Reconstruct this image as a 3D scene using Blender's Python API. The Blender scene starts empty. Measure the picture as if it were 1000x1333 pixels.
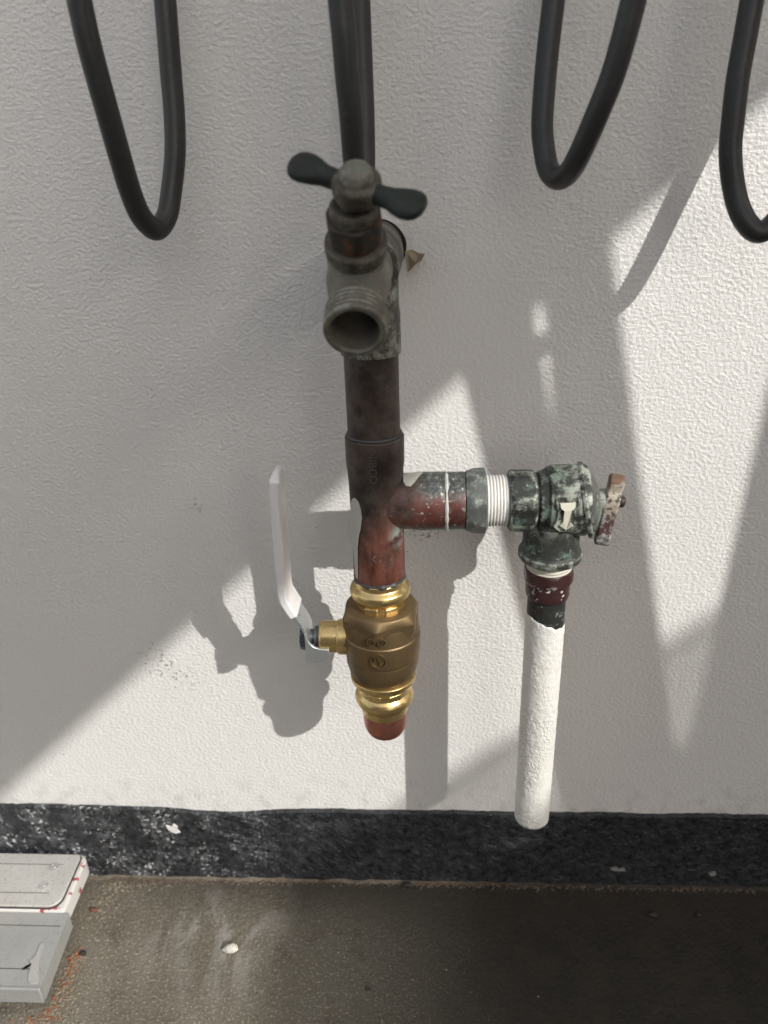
import bpy, bmesh, math, random
import numpy as np
from mathutils import Vector, Matrix, noise as mn

random.seed(7)
sc = bpy.context.scene
COL = sc.collection
pi = math.pi

# ------------------------------------------------------------------ camera, sky, sun, exposure
PITCH, YAW, ROLL = 25.5, -3.5, -2.0
CAM = Vector((0.0, -0.464, 0.571))
_p, _y, _r = (math.radians(a) for a in (PITCH, YAW, ROLL))
FW = Vector((math.sin(_y) * math.cos(_p), math.cos(_y) * math.cos(_p), -math.sin(_p)))
_r0 = Vector((math.cos(_y), -math.sin(_y), 0)); _u0 = _r0.cross(FW)
RT = _r0 * math.cos(_r) + _u0 * math.sin(_r)
UP = -_r0 * math.sin(_r) + _u0 * math.cos(_r)
cd = bpy.data.cameras.new('camera'); cam = bpy.data.objects.new('camera', cd); COL.objects.link(cam)
cam.matrix_world = Matrix(((RT.x, UP.x, -FW.x, CAM.x), (RT.y, UP.y, -FW.y, CAM.y), (RT.z, UP.z, -FW.z, CAM.z), (0, 0, 0, 1)))
cd.sensor_fit = 'AUTO'; cd.sensor_width = 36.0; cd.lens = 27.0
cd.clip_start = 0.02; cd.clip_end = 500
cd.dof.use_dof = True; cd.dof.focus_distance = 0.455; cd.dof.aperture_fstop = 8.5
sc.camera = cam

SV = Vector((-1.04, 1.0, -0.87))                     # the way the sunlight travels
EL = math.asin(-SV.normalized().z); ROT = math.atan2(-SV.x, -SV.y)
world = bpy.data.worlds.new('World'); sc.world = world; world.use_nodes = True
wn = world.node_tree.nodes; wl = world.node_tree.links
bg = wn['Background']; sky = wn.new('ShaderNodeTexSky')
sky.sky_type = 'NISHITA'; sky.sun_disc = False; sky.sun_elevation = EL; sky.sun_rotation = ROT
sky.air_density = 1.0; sky.dust_density = 3.0; sky.ozone_density = 1.0
hs = wn.new('ShaderNodeHueSaturation'); hs.inputs['Saturation'].default_value = .38      # thin high haze: a pale sky
tint = wn.new('ShaderNodeMix'); tint.data_type = 'RGBA'; tint.blend_type = 'MULTIPLY'; tint.inputs[0].default_value = 1; tint.inputs[7].default_value = (1, .955, .90, 1)
wl.new(sky.outputs[0], hs.inputs['Color']); wl.new(hs.outputs[0], tint.inputs[6]); wl.new(tint.outputs[2], bg.inputs[0]); bg.inputs[1].default_value = 0.15
sl = bpy.data.lights.new('sun', 'SUN'); sun = bpy.data.objects.new('sun', sl); COL.objects.link(sun)
sl.energy = 2.0; sl.angle = math.radians(0.45); sl.color = (1.0, 0.975, 0.93)
sun.rotation_euler = SV.to_track_quat('-Z', 'Y').to_euler(); sun.location = (3, -3, 3)
sc.view_settings.view_transform = 'Standard'; sc.view_settings.look = 'None'
sc.view_settings.exposure = 0.80; sc.view_settings.gamma = 1.0; sc.view_settings.use_curve_mapping = False
sc.cycles.max_bounces = 8; sc.cycles.diffuse_bounces = 5
sc.cycles.use_denoising = True

# ------------------------------------------------------------------ node helper
class NT:
    def __init__(s, name, rough=0.6, metal=0.0, spec=0.5):
        s.m = bpy.data.materials.new(name); s.m.use_nodes = True
        s.n = s.m.node_tree.nodes; s.l = s.m.node_tree.links
        s.b = s.n['Principled BSDF']
        s.set('Roughness', rough); s.set('Metallic', metal); s.set('Specular IOR Level', spec)
        g = s.n.new('ShaderNodeNewGeometry'); s.P = g.outputs['Position']; s.N = g.outputs['Normal']
    def set(s, k, v):
        if hasattr(v, 'links') or isinstance(v, bpy.types.NodeSocket): s.l.new(v, s.b.inputs[k])
        else:
            if k == 'Base Color' and len(v) == 3: v = (*v, 1)
            s.b.inputs[k].default_value = v
        return s
    def put(s, sock, v):
        if isinstance(v, bpy.types.NodeSocket): s.l.new(v, sock)
        else: sock.default_value = v
    def math(s, op, a, b=0.0, clamp=False):
        n = s.n.new('ShaderNodeMath'); n.operation = op; n.use_clamp = clamp
        s.put(n.inputs[0], a); s.put(n.inputs[1], b); return n.outputs[0]
    def vec(s, scale=(1, 1, 1), loc=(0, 0, 0)):
        n = s.n.new('ShaderNodeMapping'); s.l.new(s.P, n.inputs[0])
        n.inputs['Scale'].default_value = scale; n.inputs['Location'].default_value = loc
        return n.outputs[0]
    def noise(s, scale, detail=3, rough=0.55, v=None, dist=0.0):
        n = s.n.new('ShaderNodeTexNoise'); s.l.new(v or s.P, n.inputs['Vector'])
        n.inputs['Scale'].default_value = scale; n.inputs['Detail'].default_value = detail
        n.inputs['Roughness'].default_value = rough; n.inputs['Distortion'].default_value = dist
        return n.outputs[0]
    def voro(s, scale, v=None, feat='F1'):
        n = s.n.new('ShaderNodeTexVoronoi'); n.feature = feat; s.l.new(v or s.P, n.inputs['Vector'])
        n.inputs['Scale'].default_value = scale; return n.outputs[0]
    def step(s, x, a, b, lo=0.0, hi=1.0):                 # smoothstep remap
        n = s.n.new('ShaderNodeMapRange'); n.interpolation_type = 'SMOOTHSTEP'
        s.put(n.inputs[0], x)
        for i, q in zip((1, 2, 3, 4), (a, b, lo, hi)): n.inputs[i].default_value = q
        return n.outputs[0]
    def xyz(s):
        n = s.n.new('ShaderNodeSeparateXYZ'); s.l.new(s.P, n.inputs[0]); return n.outputs
    def near(s, c, r):                                    # 1 at the point c, 0 beyond r
        n = s.n.new('ShaderNodeVectorMath'); n.operation = 'DISTANCE'; s.l.new(s.P, n.inputs[0])
        n.inputs[1].default_value = c
        return s.step(n.outputs['Value'], r, 0.0)
    def mix(s, f, a, b):
        n = s.n.new('ShaderNodeMix'); n.data_type = 'RGBA'
        s.put(n.inputs[0], f)
        for i, c in ((6, a), (7, b)):
            s.put(n.inputs[i], c if isinstance(c, bpy.types.NodeSocket) else (*c, 1))
        return n.outputs[2]
    def fmix(s, f, a, b):
        n = s.n.new('ShaderNodeMix'); n.data_type = 'FLOAT'
        s.put(n.inputs[0], f); s.put(n.inputs[2], a); s.put(n.inputs[3], b); return n.outputs[0]
    def bump(s, h, dist, strength=1.0):
        n = s.n.new('ShaderNodeBump'); s.l.new(h, n.inputs['Height'])
        n.inputs['Distance'].default_value = dist; n.inputs['Strength'].default_value = strength
        if s.b.inputs['Normal'].links: s.l.new(s.b.inputs['Normal'].links[0].from_socket, n.inputs['Normal'])
        s.l.new(n.outputs[0], s.b.inputs['Normal']); return s

def flat(name, col, rough=0.5, metal=0.0, var=0.15, vs=60, bs=0, bd=0.0):
    t = NT(name, rough, metal)
    k = t.noise(vs, 4)
    t.set('Base Color', t.mix(k, tuple(c * (1 - var) for c in col), tuple(min(1, c * (1 + var)) for c in col)))
    t.set('Roughness', t.fmix(k, rough * .85, min(1, rough * 1.15)))
    if bs: t.bump(t.noise(bs, 3), bd)
    return t.m

# ------------------------------------------------------------------ materials
M = {}
def mats():
    # painted render of the wall: orange-peel relief, scuffs and grime specks
    t = NT('painted_render', 0.5, 0, 0.45)
    o = t.xyz()
    big = t.noise(4.5, 4); base = t.mix(big, (.765, .752, .73), (.81, .80, .778))
    col = base
    for c, r, th in (((-.335, 0, .42), .035, .545), ((-.33, 0, .385), .03, .56), ((-.20, 0, .225), .03, .52), ((-.185, 0, .212), .022, .53),
                     ((0.0, 0, .338), .018, .50), ((-.155, 0, .355), .012, .50), ((-.02, 0, .315), .02, .55), ((-.30, 0, .62), .02, .58),
                     ((.02, 0, .24), .05, .64), ((.2, 0, .15), .08, .66), ((-.12, 0, .2), .06, .65)):
        n_ = t.noise(330, 5, .7, t.vec((1, 1, 1.3)), .4); m_ = t.math('MULTIPLY', t.step(t.math('ADD', t.near(c, r * 1.25), t.math('MULTIPLY', t.math('SUBTRACT', t.noise(55, 3), .5), 1.6)), .35, .95), t.step(n_, th + .035, th + .09), True)
        col = t.mix(t.math('MULTIPLY', m_, .9), col, (.17, .135, .105))
    dots = t.step(t.voro(36), .035, .02); pick = t.step(t.noise(9, 2), .56, .62)
    col = t.mix(t.math('MULTIPLY', t.math('MULTIPLY', dots, pick), .75), col, (.14, .11, .09))
    foot = t.math('MULTIPLY', t.step(o['Z'], .125, .08), t.step(t.noise(70, 5), .47, .72))
    col = t.mix(t.math('MULTIPLY', foot, .45), col, (.45, .42, .38))
    t.set('Base Color', col)
    v = t.vec((1, 1, 1.25))
    peel = t.noise(400, 2.5, .5, v, .1); soft = t.noise(95, 2, .5)
    smooth = t.near((.02, 0, .47), .10)
    fine = t.noise(900, 2)
    h = t.math('ADD', t.step(peel, .18, .88), t.math('MULTIPLY', soft, .8))
    h = t.math('ADD', h, t.math('MULTIPLY', fine, .12))
    amp = t.fmix(smooth, 1.0, .35)
    h = t.math('MULTIPLY', h, amp)
    t.bump(h, .00056, .92)
    t.set('Roughness', t.fmix(peel, .55, .40))
    M['wall'] = t.m

    # black bitumen paint of the plinth, white specks of wear and painted sun glints
    t = NT('black_masonry_paint', 0.38, 0, 0.5)
    o = t.xyz()
    n1 = t.noise(160, 5, .7); n2 = t.noise(38, 4, .6); n3 = t.noise(310, 3, .6)
    wear_glints = t.math('MULTIPLY', t.step(n3, .575, .66), t.step(n2, .38, .60))
    wear_glints = t.math('MULTIPLY', wear_glints, .9)
    col = t.mix(t.step(n1, .35, .7), (.012, .013, .015), (.045, .048, .054))
    col = t.mix(t.math('MULTIPLY', t.math('MULTIPLY', t.step(n2, .42, .65), t.step(n1, .40, .62)), t.step(o['X'], -.06, -.27, .05, .72)), col, (.17, .18, .19))  # sunlit sheen painted as grey mottling, fading to the right
    col = t.mix(t.math('MULTIPLY', wear_glints, t.step(o['X'], -.07, -.28, .05, 1.0)), col, (.66, .66, .66))  # specks kept to the left: sun glints painted in with the wear
    lit_streak = t.math('MULTIPLY', t.near((.070, -.004, .055), .035), t.step(t.noise(60, 5, .7, t.vec((.45, 1, 2.2))), .5, .72))  # streak of sunlight painted as a pale smear
    col = t.mix(t.math('MULTIPLY', lit_streak, .7), col, (.30, .31, .32))
    t.set('Base Color', col)
    t.bump(t.math('ADD', t.noise(130, 4, .65), t.math('MULTIPLY', n3, .55)), .0034, 1.0)
    t.set('Roughness', t.fmix(n1, .16, .42))
    M['plinth'] = t.m

    # worn concrete floor
    t = NT('mottled_concrete', 0.62, 0, 0.4)
    o = t.xyz()
    n1 = t.noise(7, 5, .6); n2 = t.noise(45, 5, .65); gr = t.noise(480, 3, .65)
    col = t.mix(t.step(n1, .3, .7), (.138, .122, .092), (.215, .195, .156))
    col = t.mix(t.step(n2, .48, .75), col, (.115, .097, .074))
    col = t.mix(t.math('MULTIPLY', t.math('MULTIPLY', t.step(gr, .55, .66), t.step(n1, .3, .6, .45, 1)), .9), col, (.46, .41, .32))
    col = t.mix(t.math('MULTIPLY', t.step(t.noise(520, 2, .5, t.vec((1, 1, 1), (3, 1, 0))), .60, .70), .6), col, (.03, .025, .02))
    # pale wipe marks
    arc = t.noise(22, 5, .65, t.vec((1.6, .55, 1), (0, 0, 0)), 1.0)
    wipe = t.math('MULTIPLY', t.near((-.17, -.05, 0), .09), t.step(arc, .47, .62))
    col = t.mix(t.math('MULTIPLY', wipe, .6), col, (.40, .38, .35))
    # darker towards the right-hand side and along the wall
    right_dark = t.math('MULTIPLY', t.step(t.math('ADD', o['X'], t.math('MULTIPLY', n1, .12)), -.15, .15), .95)
    col = t.mix(right_dark, col, t.mix(t.step(n2, .40, .66), (.008, .0066, .0045), (.021, .0165, .0115)))
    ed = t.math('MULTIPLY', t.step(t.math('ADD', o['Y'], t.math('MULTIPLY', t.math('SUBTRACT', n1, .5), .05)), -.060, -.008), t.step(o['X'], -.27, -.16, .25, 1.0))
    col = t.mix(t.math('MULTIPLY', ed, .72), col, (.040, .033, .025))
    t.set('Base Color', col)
    t.bump(t.math('ADD', t.math('MULTIPLY', gr, .5), t.noise(220, 4, .6)), .0014, .9)
    t.set('Roughness', t.fmix(n2, .48, .75))
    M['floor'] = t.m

    # aged copper: brown-black above, bared red copper low down and along the branch, white scale
    t = NT('aged_copper', 0.42, 0.35, 0.5)
    o = t.xyz()
    n1 = t.noise(90, 4, .6); n2 = t.noise(420, 4, .65); n3 = t.noise(35, 3)
    dark = t.mix(t.step(n1, .32, .68), (.034, .025, .022), (.088, .064, .055))
    dark = t.mix(t.math('MULTIPLY', t.step(n2, .60, .72), t.step(n1, .5, .66)), dark, (.16, .145, .13))
    dark = t.mix(t.math('MULTIPLY', t.step(t.noise(240, 5, .7, t.vec((1, 1, .4))), .54, .72), t.step(o['Z'], .47, .38, .2, .75)), dark, (.155, .075, .055))
    a = t.math('ADD', t.math('MULTIPLY', t.math('SUBTRACT', .378, o['Z']), 42), t.math('MULTIPLY', t.math('ADD', o['X'], .027), 26))
    a = t.math('ADD', a, t.math('MULTIPLY', t.math('SUBTRACT', n1, .5), 2.2))
    low = t.math('MULTIPLY', t.step(a, -.9, 1.3), t.step(o['Z'], .409, .400))
    copper = t.mix(t.step(t.noise(160, 4, .6, t.vec((1, 1, .35))), .35, .68), (.135, .048, .034), (.33, .125, .088))
    col = t.mix(low, dark, copper)
    br = t.step(o['X'], -.013, .004)                       # the branch
    bn = t.noise(130, 4, .65)
    band = t.math('ABSOLUTE', t.math('SUBTRACT', o['Z'], .3885)); band = t.math('ADD', band, t.math('MULTIPLY', t.math('SUBTRACT', bn, .5), .012))
    red = t.mix(bn, (.105, .034, .028), (.215, .078, .065)); grey = t.mix(t.step(n2, .4, .65), (.070, .074, .070), (.175, .19, .178))
    bcol = t.mix(t.step(band, .004, .0135), red, grey)
    col = t.mix(br, col, bcol)
    spk = t.math('MULTIPLY', t.step(n2, .60, .70), t.math('ADD', t.math('MULTIPLY', br, .8), t.math('MULTIPLY', low, .4)))
    col = t.mix(spk, col, (.60, .64, .60))
    ver = t.math('MULTIPLY', t.near((-.0135, -.08, .3725), .011), t.step(n1, .36, .52))
    col = t.mix(ver, col, (.52, .62, .57))
    ver2 = t.math('MULTIPLY', t.math('MULTIPLY', t.step(o['Z'], .380, .375), br), t.step(n1, .46, .6))
    col = t.mix(ver2, col, (.20, .26, .235))
    t.set('Base Color', col)
    dust = t.math('MULTIPLY', t.step(t.noise(60, 5, .7), .46, .68), .34); col = t.mix(dust, col, (.20, .175, .16)); t.set('Base Color', col)
    t.set('Metallic', t.fmix(low, .25, .7))
    t.set('Roughness', t.fmix(n1, .36, .62))
    t.bump(t.math('ADD', n2, n1), .00022, .7)
    M['copper'] = t.m

    t = NT('bright_copper', 0.35, 0.9)
    n1 = t.noise(120, 4, .6)
    t.set('Base Color', t.mix(n1, (.36, .12, .085), (.66, .30, .22))); t.bump(n1, .0002, .5)
    t.set('Roughness', t.fmix(t.noise(300, 3), .25, .5))
    M['cap'] = t.m

    # cast brass (body) and polished brass (pressed ends)
    t = NT('cast_brass', 0.5, 0.75)
    n1 = t.noise(70, 4); n2 = t.noise(1500, 2)
    t.set('Base Color', t.mix(n1, (.15, .103, .052), (.25, .175, .090))); t.bump(n2, .00012, .7)
    t.set('Roughness', t.fmix(n1, .40, .54)); n4 = t.noise(26, 4, .65); t.set('Base Color', t.mix(t.math('MULTIPLY', t.step(n4, .50, .66), .6), t.mix(n1, (.15, .103, .052), (.25, .175, .090)), (.085, .062, .040))); M['brass_cast'] = t.m
    t = NT('machined_brass', 0.2, .92)
    n1 = t.noise(90, 4); n2 = t.noise(400, 3, .6, t.vec((1, 1, 9)))
    t.set('Base Color', t.mix(n1, (.62, .44, .18), (.82, .63, .31))); t.bump(n2, .00008, .6)
    t.set('Roughness', t.fmix(t.noise(200, 4), .18, .40)); t.set('Base Color', t.mix(t.math('MULTIPLY', t.step(t.noise(60, 5, .7), .54, .68), .55), t.mix(n1, (.62, .44, .18), (.82, .63, .31)), (.30, .19, .08))); M['brass'] = t.m

    # oxidised bronze with green and white bloom
    def oxid(name, dk, lt, green, amt, wht):
        t = NT(name, 0.5, 0.25)
        n1 = t.noise(150, 6, .7); n2 = t.noise(620, 4, .7); n3 = t.noise(75, 4, .6)
        col = t.mix(n1, dk, lt)
        col = t.mix(t.math('MULTIPLY', t.step(n3, .50, .68), t.step(n1, .43, .62)), col, green)
        col = t.mix(t.math('MULTIPLY', t.step(n2, .60 - wht, .72 - wht), t.step(n3, .40, .58)), col, (.55, .57, .53))
        # bloom gathers on edges
        g = t.n.new('ShaderNodeNewGeometry'); pt = t.step(g.outputs['Pointiness'], .503, .535)
        col = t.mix(t.math('MULTIPLY', t.math('MULTIPLY', pt, t.step(n1, .42, .6)), amt), col, (.60, .64, .55))
        t.set('Base Color', col); t.set('Roughness', t.fmix(n1, .36, .7)); t.bump(t.math('ADD', n1, n2), .0004, .8)
        return t.m
    M['oxid'] = oxid('oxidised_bronze', (.014, .017, .0145), (.062, .068, .060), (.115, .18, .145), .75, .02)
    M['oxid_pale'] = oxid('pale_oxidised_bronze', (.075, .08, .074), (.185, .20, .19), (.26, .37, .325), .6, .03)
    M['bib'] = oxid('weathered_brass', (.075, .068, .056), (.235, .215, .182), (.14, .16, .13), .4, -.02)
    M['bib_dark'] = oxid('dark_weathered_brass', (.030, .026, .021), (.105, .088, .066), (.06, .06, .05), .2, -.05)
    M['handle_green'] = oxid('dark_green_paint', (.010, .014, .012), (.022, .027, .024), (.022, .034, .027), .0, -.14)
    M['bonnet_grey'] = oxid('grey_oxidised_bronze', (.05, .052, .048), (.155, .16, .15), (.17, .21, .19), .5, .02)
    M['tee_old'] = oxid('browned_tee', (.040, .033, .029), (.125, .112, .100), (.15, .20, .175), .4, .03)
    # nut with rusty patches
    t = NT('rusty_brass', 0.5, 0.4); n1 = t.noise(120, 4, .6)
    t.set('Base Color', t.mix(t.step(n1, .48, .6), (.045, .040, .032), (.135, .052, .026))); t.bump(n1, .0003); M['rusty'] = t.m

    t = NT('chalky_white_paint', 0.6, 0, .35)
    n1 = t.noise(260, 4, .6); n3 = t.noise(120, 3, .5, t.vec((1, 1, .7)))
    col = t.mix(n1, (.72, .705, .665), (.81, .80, .76))
    col = t.mix(t.math('MULTIPLY', t.step(t.noise(700, 3), .68, .74), .6), col, (.35, .33, .30))
    t.set('Base Color', col)
    h = t.math('ADD', t.step(t.noise(420, 3, .55, t.vec((1, 1, .8)), .6), .35, .7), n3)
    t.bump(t.math('MULTIPLY', h, t.step(t.noise(34, 3), .34, .62, .25, 1.0)), .0006, .85); M['chalk'] = t.m
    M['tape'] = flat('white_thread_tape', (.76, .75, .72), .55, 0, .06, 300, 700, .0003)
    M['old_tape'] = flat('yellowed_thread_tape', (.58, .55, .47), .6, 0, .15, 300, 700, .0003)
    t = NT('maroon_paint', 0.4); n1 = t.noise(300, 4); n2 = t.noise(170, 4, .6)
    o = t.xyz()
    ch = t.math('MULTIPLY', t.step(n2, .60, .66), t.step(o['Z'], .342, .338))
    t.set('Base Color', t.mix(ch, t.mix(n1, (.034, .015, .015), (.060, .025, .024)), (.55, .53, .5))); t.bump(n2, .0004); M['maroon'] = t.m
    t = NT('blackened_pipe', 0.5, .2); n1 = t.noise(150, 5, .7, None, .8)
    t.set('Base Color', t.mix(t.step(n1, .56, .68), (.025, .027, .025), (.33, .34, .32))); t.bump(n1, .0005); M['bare'] = t.m
    M['solder'] = flat('dull_solder', (.085, .09, .09), .42, .5, .35, 200, 500, .0003)
    M['scale'] = flat('white_scale', (.52, .535, .50), .7, 0, .35, 300, 900, .0004)
    t = NT('white_vinyl', .38); n1 = t.noise(55, 5, .65); t.set('Base Color', t.mix(t.math('MULTIPLY', t.step(n1, .55, .72), .45), (.84, .83, .83), (.55, .52, .48))); t.bump(t.noise(300, 3), .0001); M['vinyl'] = t.m
    M['zinc'] = flat('zinc_plate', (.52, .55, .57), .34, .75, .12, 90, 900, .00008)
    M['zinc_dark'] = flat('dark_zinc', (.13, .14, .15), .42, .7, .2, 150, 500, .0002)
    M['splash'] = flat('beige_paint', (.52, .505, .455), .55, 0, .05, 120, 600, .0002)
    M['cream'] = flat('cream_paint', (.66, .65, .54), .5, 0, .08, 200)
    t = NT('rubber_sheath', 0.42, 0, .5); n1 = t.noise(30, 3)
    t.set('Base Color', t.mix(n1, (.024, .025, .025), (.034, .035, .035))); rb = t.noise(260, 4, .7); t.set('Base Color', t.mix(t.math('MULTIPLY', t.step(rb, .58, .72), .5), t.mix(n1, (.024, .025, .025), (.034, .035, .035)), (.085, .082, .077))); t.set('Roughness', t.fmix(t.noise(200, 3), .36, .5)); M['rubber'] = t.m
    # lever of the right-hand valve: rust, old paint and maroon
    t = NT('flaking_lever_paint', .55, .1); o = t.xyz(); n1 = t.noise(150, 4, .65); n2 = t.noise(330, 4, .65)
    zz = t.math('ADD', o['Z'], t.math('MULTIPLY', t.math('SUBTRACT', n1, .5), .014))
    col = t.mix(t.step(n2, .42, .62), (.10, .10, .10), (.42, .41, .40))
    col = t.mix(t.math('MULTIPLY', t.step(n1, .52, .58), t.step(zz, .366, .372)), col, (.10, .045, .04))
    col = t.mix(t.math('MULTIPLY', t.step(zz, .380, .384), t.step(n2, .38, .5)), col, (.50, .44, .36))
    col = t.mix(t.step(zz, .3985, .402), col, (.17, .10, .065))
    t.set('Base Color', col); t.bump(n2, .0005); M['old_lever'] = t.m
    # aluminium work platform
    def alu(name, a, b, met, r):
        t = NT(name, r, met); n1 = t.noise(60, 5, .65); n2 = t.noise(480, 4, .65); n3 = t.noise(25, 4, .6)
        col = t.mix(n1, a, b)
        col = t.mix(t.math('MULTIPLY', t.step(n2, .54, .66), .5), col, (.24, .225, .20))
        col = t.mix(t.math('MULTIPLY', t.step(n3, .58, .72), .35), col, (.50, .45, .40))
        t.set('Base Color', col); t.bump(n2, .00025, .6); t.set('Roughness', t.fmix(n1, r * .8, r * 1.2)); return t.m
    M['alu_white'] = alu('dusty_white_aluminium', (.50, .485, .455), (.67, .65, .615), .1, .5)
    M['alu_grey'] = alu('dusty_grey_aluminium', (.33, .335, .325), (.46, .465, .45), .2, .5)
    M['alu_pad'] = alu('worn_pad_aluminium', (.40, .395, .375), (.53, .52, .50), .15, .5)
    t = NT('chipped_white_edge', .5); n1 = t.noise(75, 4, .6)
    t.set('Base Color', t.mix(t.step(n1, .565, .60), (.68, .66, .63), (.40, .07, .07))); t.bump(n1, .0003); M['edge'] = t.m
    t = NT('dark_groove', .8); t.set('Base Color', (.05, .045, .04)); M['groove'] = t.m
    M['rivet'] = flat('rivet_metal', (.58, .57, .55), .4, .4, .1, 300)
    M['pebble_white'] = flat('white_pebble', (.62, .59, .53), .7, 0, .15, 150, 400, .0008)
    M['pebble_brown'] = flat('red_brown_chip', (.16, .06, .04), .7, 0, .3, 300, 600, .0008)
    M['pebble_dark'] = flat('dark_chip', (.028, .025, .022), .6, 0, .3, 300, 600, .0008)
    M['dirt'] = flat('mortar_dirt', (.13, .10, .075), .85, 0, .5, 260, 900, .0006)
    t = NT('crumbling_mortar', .9); n1 = t.noise(120, 5, .65); n2 = t.noise(28, 3)
    col = t.mix(n1, (.06, .048, .036), (.25, .215, .17)); col = t.mix(t.math('MULTIPLY', t.step(n2, .5, .62), .7), col, (.14, .075, .045)); col = t.mix(t.step(t.xyz()['X'], -.05, .12, 0, .85), col, (.022, .018, .014))
    t.set('Base Color', col); t.bump(n1, .0012); M['mortar'] = t.m
    M['orange'] = flat('orange_crumbs', (.30, .125, .06), .8, 0, .5, 220, 900, .0006)
    M['sandy'] = flat('sandy_crumbs', (.26, .22, .16), .85, 0, .4, 260, 900, .0006)
    M['flake'] = flat('tan_paint_flake', (.44, .36, .26), .7, 0, .2, 200, 500, .0004)
    M['chip_shaded'] = flat('shaded_paint_chip', (.27, .265, .25), .65, 0, .3, 200)  # white chips greyed to paint in the shade on them
    M['hole'] = flat('dark_gap', (.02, .018, .016), .9)
    M['white_chip'] = flat('white_paint_chip', (.74, .73, .71), .55, 0, .05, 200, 500, .0004)
    t = NT('weathered_timber', .75); n1 = t.noise(14, 4, .6, t.vec((6, 6, .6)))
    t.set('Base Color', t.mix(n1, (.22, .16, .11), (.36, .28, .20))); t.bump(n1, .001); M['timber'] = t.m
    M['slab_paint'] = flat('pale_slab_paint', (.70, .69, .66), .6, 0, .05, 5)
mats()

# ------------------------------------------------------------------ object helpers
def base(o):
    v = Vector((0, 0, 0))
    while o: v += o.location; o = o.parent
    return v
def tag(o, label=None, cat=None, group=None, kind=None):
    for k, v in (('label', label), ('category', cat), ('group', group), ('kind', kind)):
        if v: o[k] = v
    return o
def thing(name, loc, label, cat, group=None):
    o = bpy.data.objects.new(name, None); COL.objects.link(o); o.location = loc
    o.empty_display_size = .02
    return tag(o, label, cat, group)
def build(name, V, F, mat, parent=None, smooth=38, label=None, loc=None):
    """verts in world space -> one mesh object under parent"""
    off = base(parent) if parent else Vector(loc or (0, 0, 0))
    me = bpy.data.meshes.new(name)
    me.from_pydata([tuple(Vector(v) - off) for v in V], [], F); me.update()
    bm = bmesh.new(); bm.from_mesh(me); bmesh.ops.recalc_face_normals(bm, faces=bm.faces); bm.to_mesh(me); bm.free()
    if smooth:
        me.polygons.foreach_set('use_smooth', [True] * len(me.polygons)); me.set_sharp_from_angle(angle=math.radians(smooth))
    me.materials.append(M[mat] if isinstance(mat, str) else mat)
    o = bpy.data.objects.new(name, me); COL.objects.link(o)
    if parent: o.parent = parent
    else: o.location = off
    if label: o['label'] = label
    return o

def frame(axis):
    a = Vector(axis).normalized()
    h = Vector((0, 0, 1)) if abs(a.z) < .9 else Vector((0, -1, 0))
    e = a.cross(h).normalized(); return a, e, a.cross(e)
def rounded(prof, r):
    out = [prof[0]]
    for i in range(1, len(prof) - 1):
        p0, p, p1 = (np.array(q, float) for q in prof[i - 1:i + 2])
        d0, d1 = p0 - p, p1 - p; l0, l1 = np.linalg.norm(d0), np.linalg.norm(d1)
        if l0 < 1e-7 or l1 < 1e-7: out.append(tuple(p)); continue
        cosang = np.dot(d0, d1) / l0 / l1
        if cosang < -.97: out.append(tuple(p)); continue
        k = min(r, l0 * .45, l1 * .45); a, b = p + d0 / l0 * k, p + d1 / l1 * k
        for s in (0, .33, .67, 1): out.append(tuple((1 - s) ** 2 * a + 2 * s * (1 - s) * p + s * s * b))
    out.append(prof[-1]); return out
def lathe(prof, org, axis, n=48, rnd=.0006, sides=0, apo=None, rot=0.0, rough=0.0, cap=True, span=None):
    """prof: (distance along axis, radius). sides/apo: radius clipped to a polygon prism (chamfered nuts)."""
    org = Vector(org); a, e, f = frame(axis)
    if rnd: prof = rounded(prof, rnd)
    V, F = [], []
    for (s, r) in prof:
        for j in range(n):
            th = 2 * pi * j / n; rr = r
            if sides:
                w = 2 * pi / sides; q = (th + rot) % w - w / 2
                # soft corners
                rr = min(r, apo / math.cos(q))
            p = org + a * s + (e * math.cos(th) + f * math.sin(th)) * rr
            if rough: p += (p - org - a * s).normalized() * rough * mn.noise(p * 160) if rr > 1e-5 else Vector()
            V.append(p)
    m = len(prof)
    for i in range(m - 1):
        for j in range(n):
            F.append((i * n + j, i * n + (j + 1) % n, (i + 1) * n + (j + 1) % n, (i + 1) * n + j))
    if cap:
        F.append(tuple(range(n))[::-1]); F.append(tuple((m - 1) * n + j for j in range(n)))
    return V, F
def join(*vf):
    V, F = [], []
    for v, f in vf:
        k = len(V); V += list(v); F += [tuple(i + k for i in q) for q in f]
    return V, F
def box(c, h, R=None):
    c = Vector(c); V = []
    for x in (-1, 1):
        for y in (-1, 1):
            for z in (-1, 1):
                d = Vector((x * h[0], y * h[1], z * h[2])); V.append(c + (R @ d if R else d))
    return V, [(0, 1, 3, 2), (4, 6, 7, 5), (0, 4, 5, 1), (2, 3, 7, 6), (0, 2, 6, 4), (1, 5, 7, 3)]
def prism(poly, d0, d1):
    """poly: 3D outline; extruded from +d0 to +d1"""
    n = len(poly); A = [Vector(p) + Vector(d0) for p in poly]; B = [Vector(p) + Vector(d1) for p in poly]
    F = [tuple(range(n))[::-1], tuple(range(n, 2 * n))] + [(i, (i + 1) % n, n + (i + 1) % n, n + i) for i in range(n)]
    return A + B, F
def bevel(o, w, seg=3, ang=30):
    m = o.modifiers.new('edge', 'BEVEL'); m.width = w; m.segments = seg; m.limit_method = 'ANGLE'; m.angle_limit = math.radians(ang)
    return o
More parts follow.
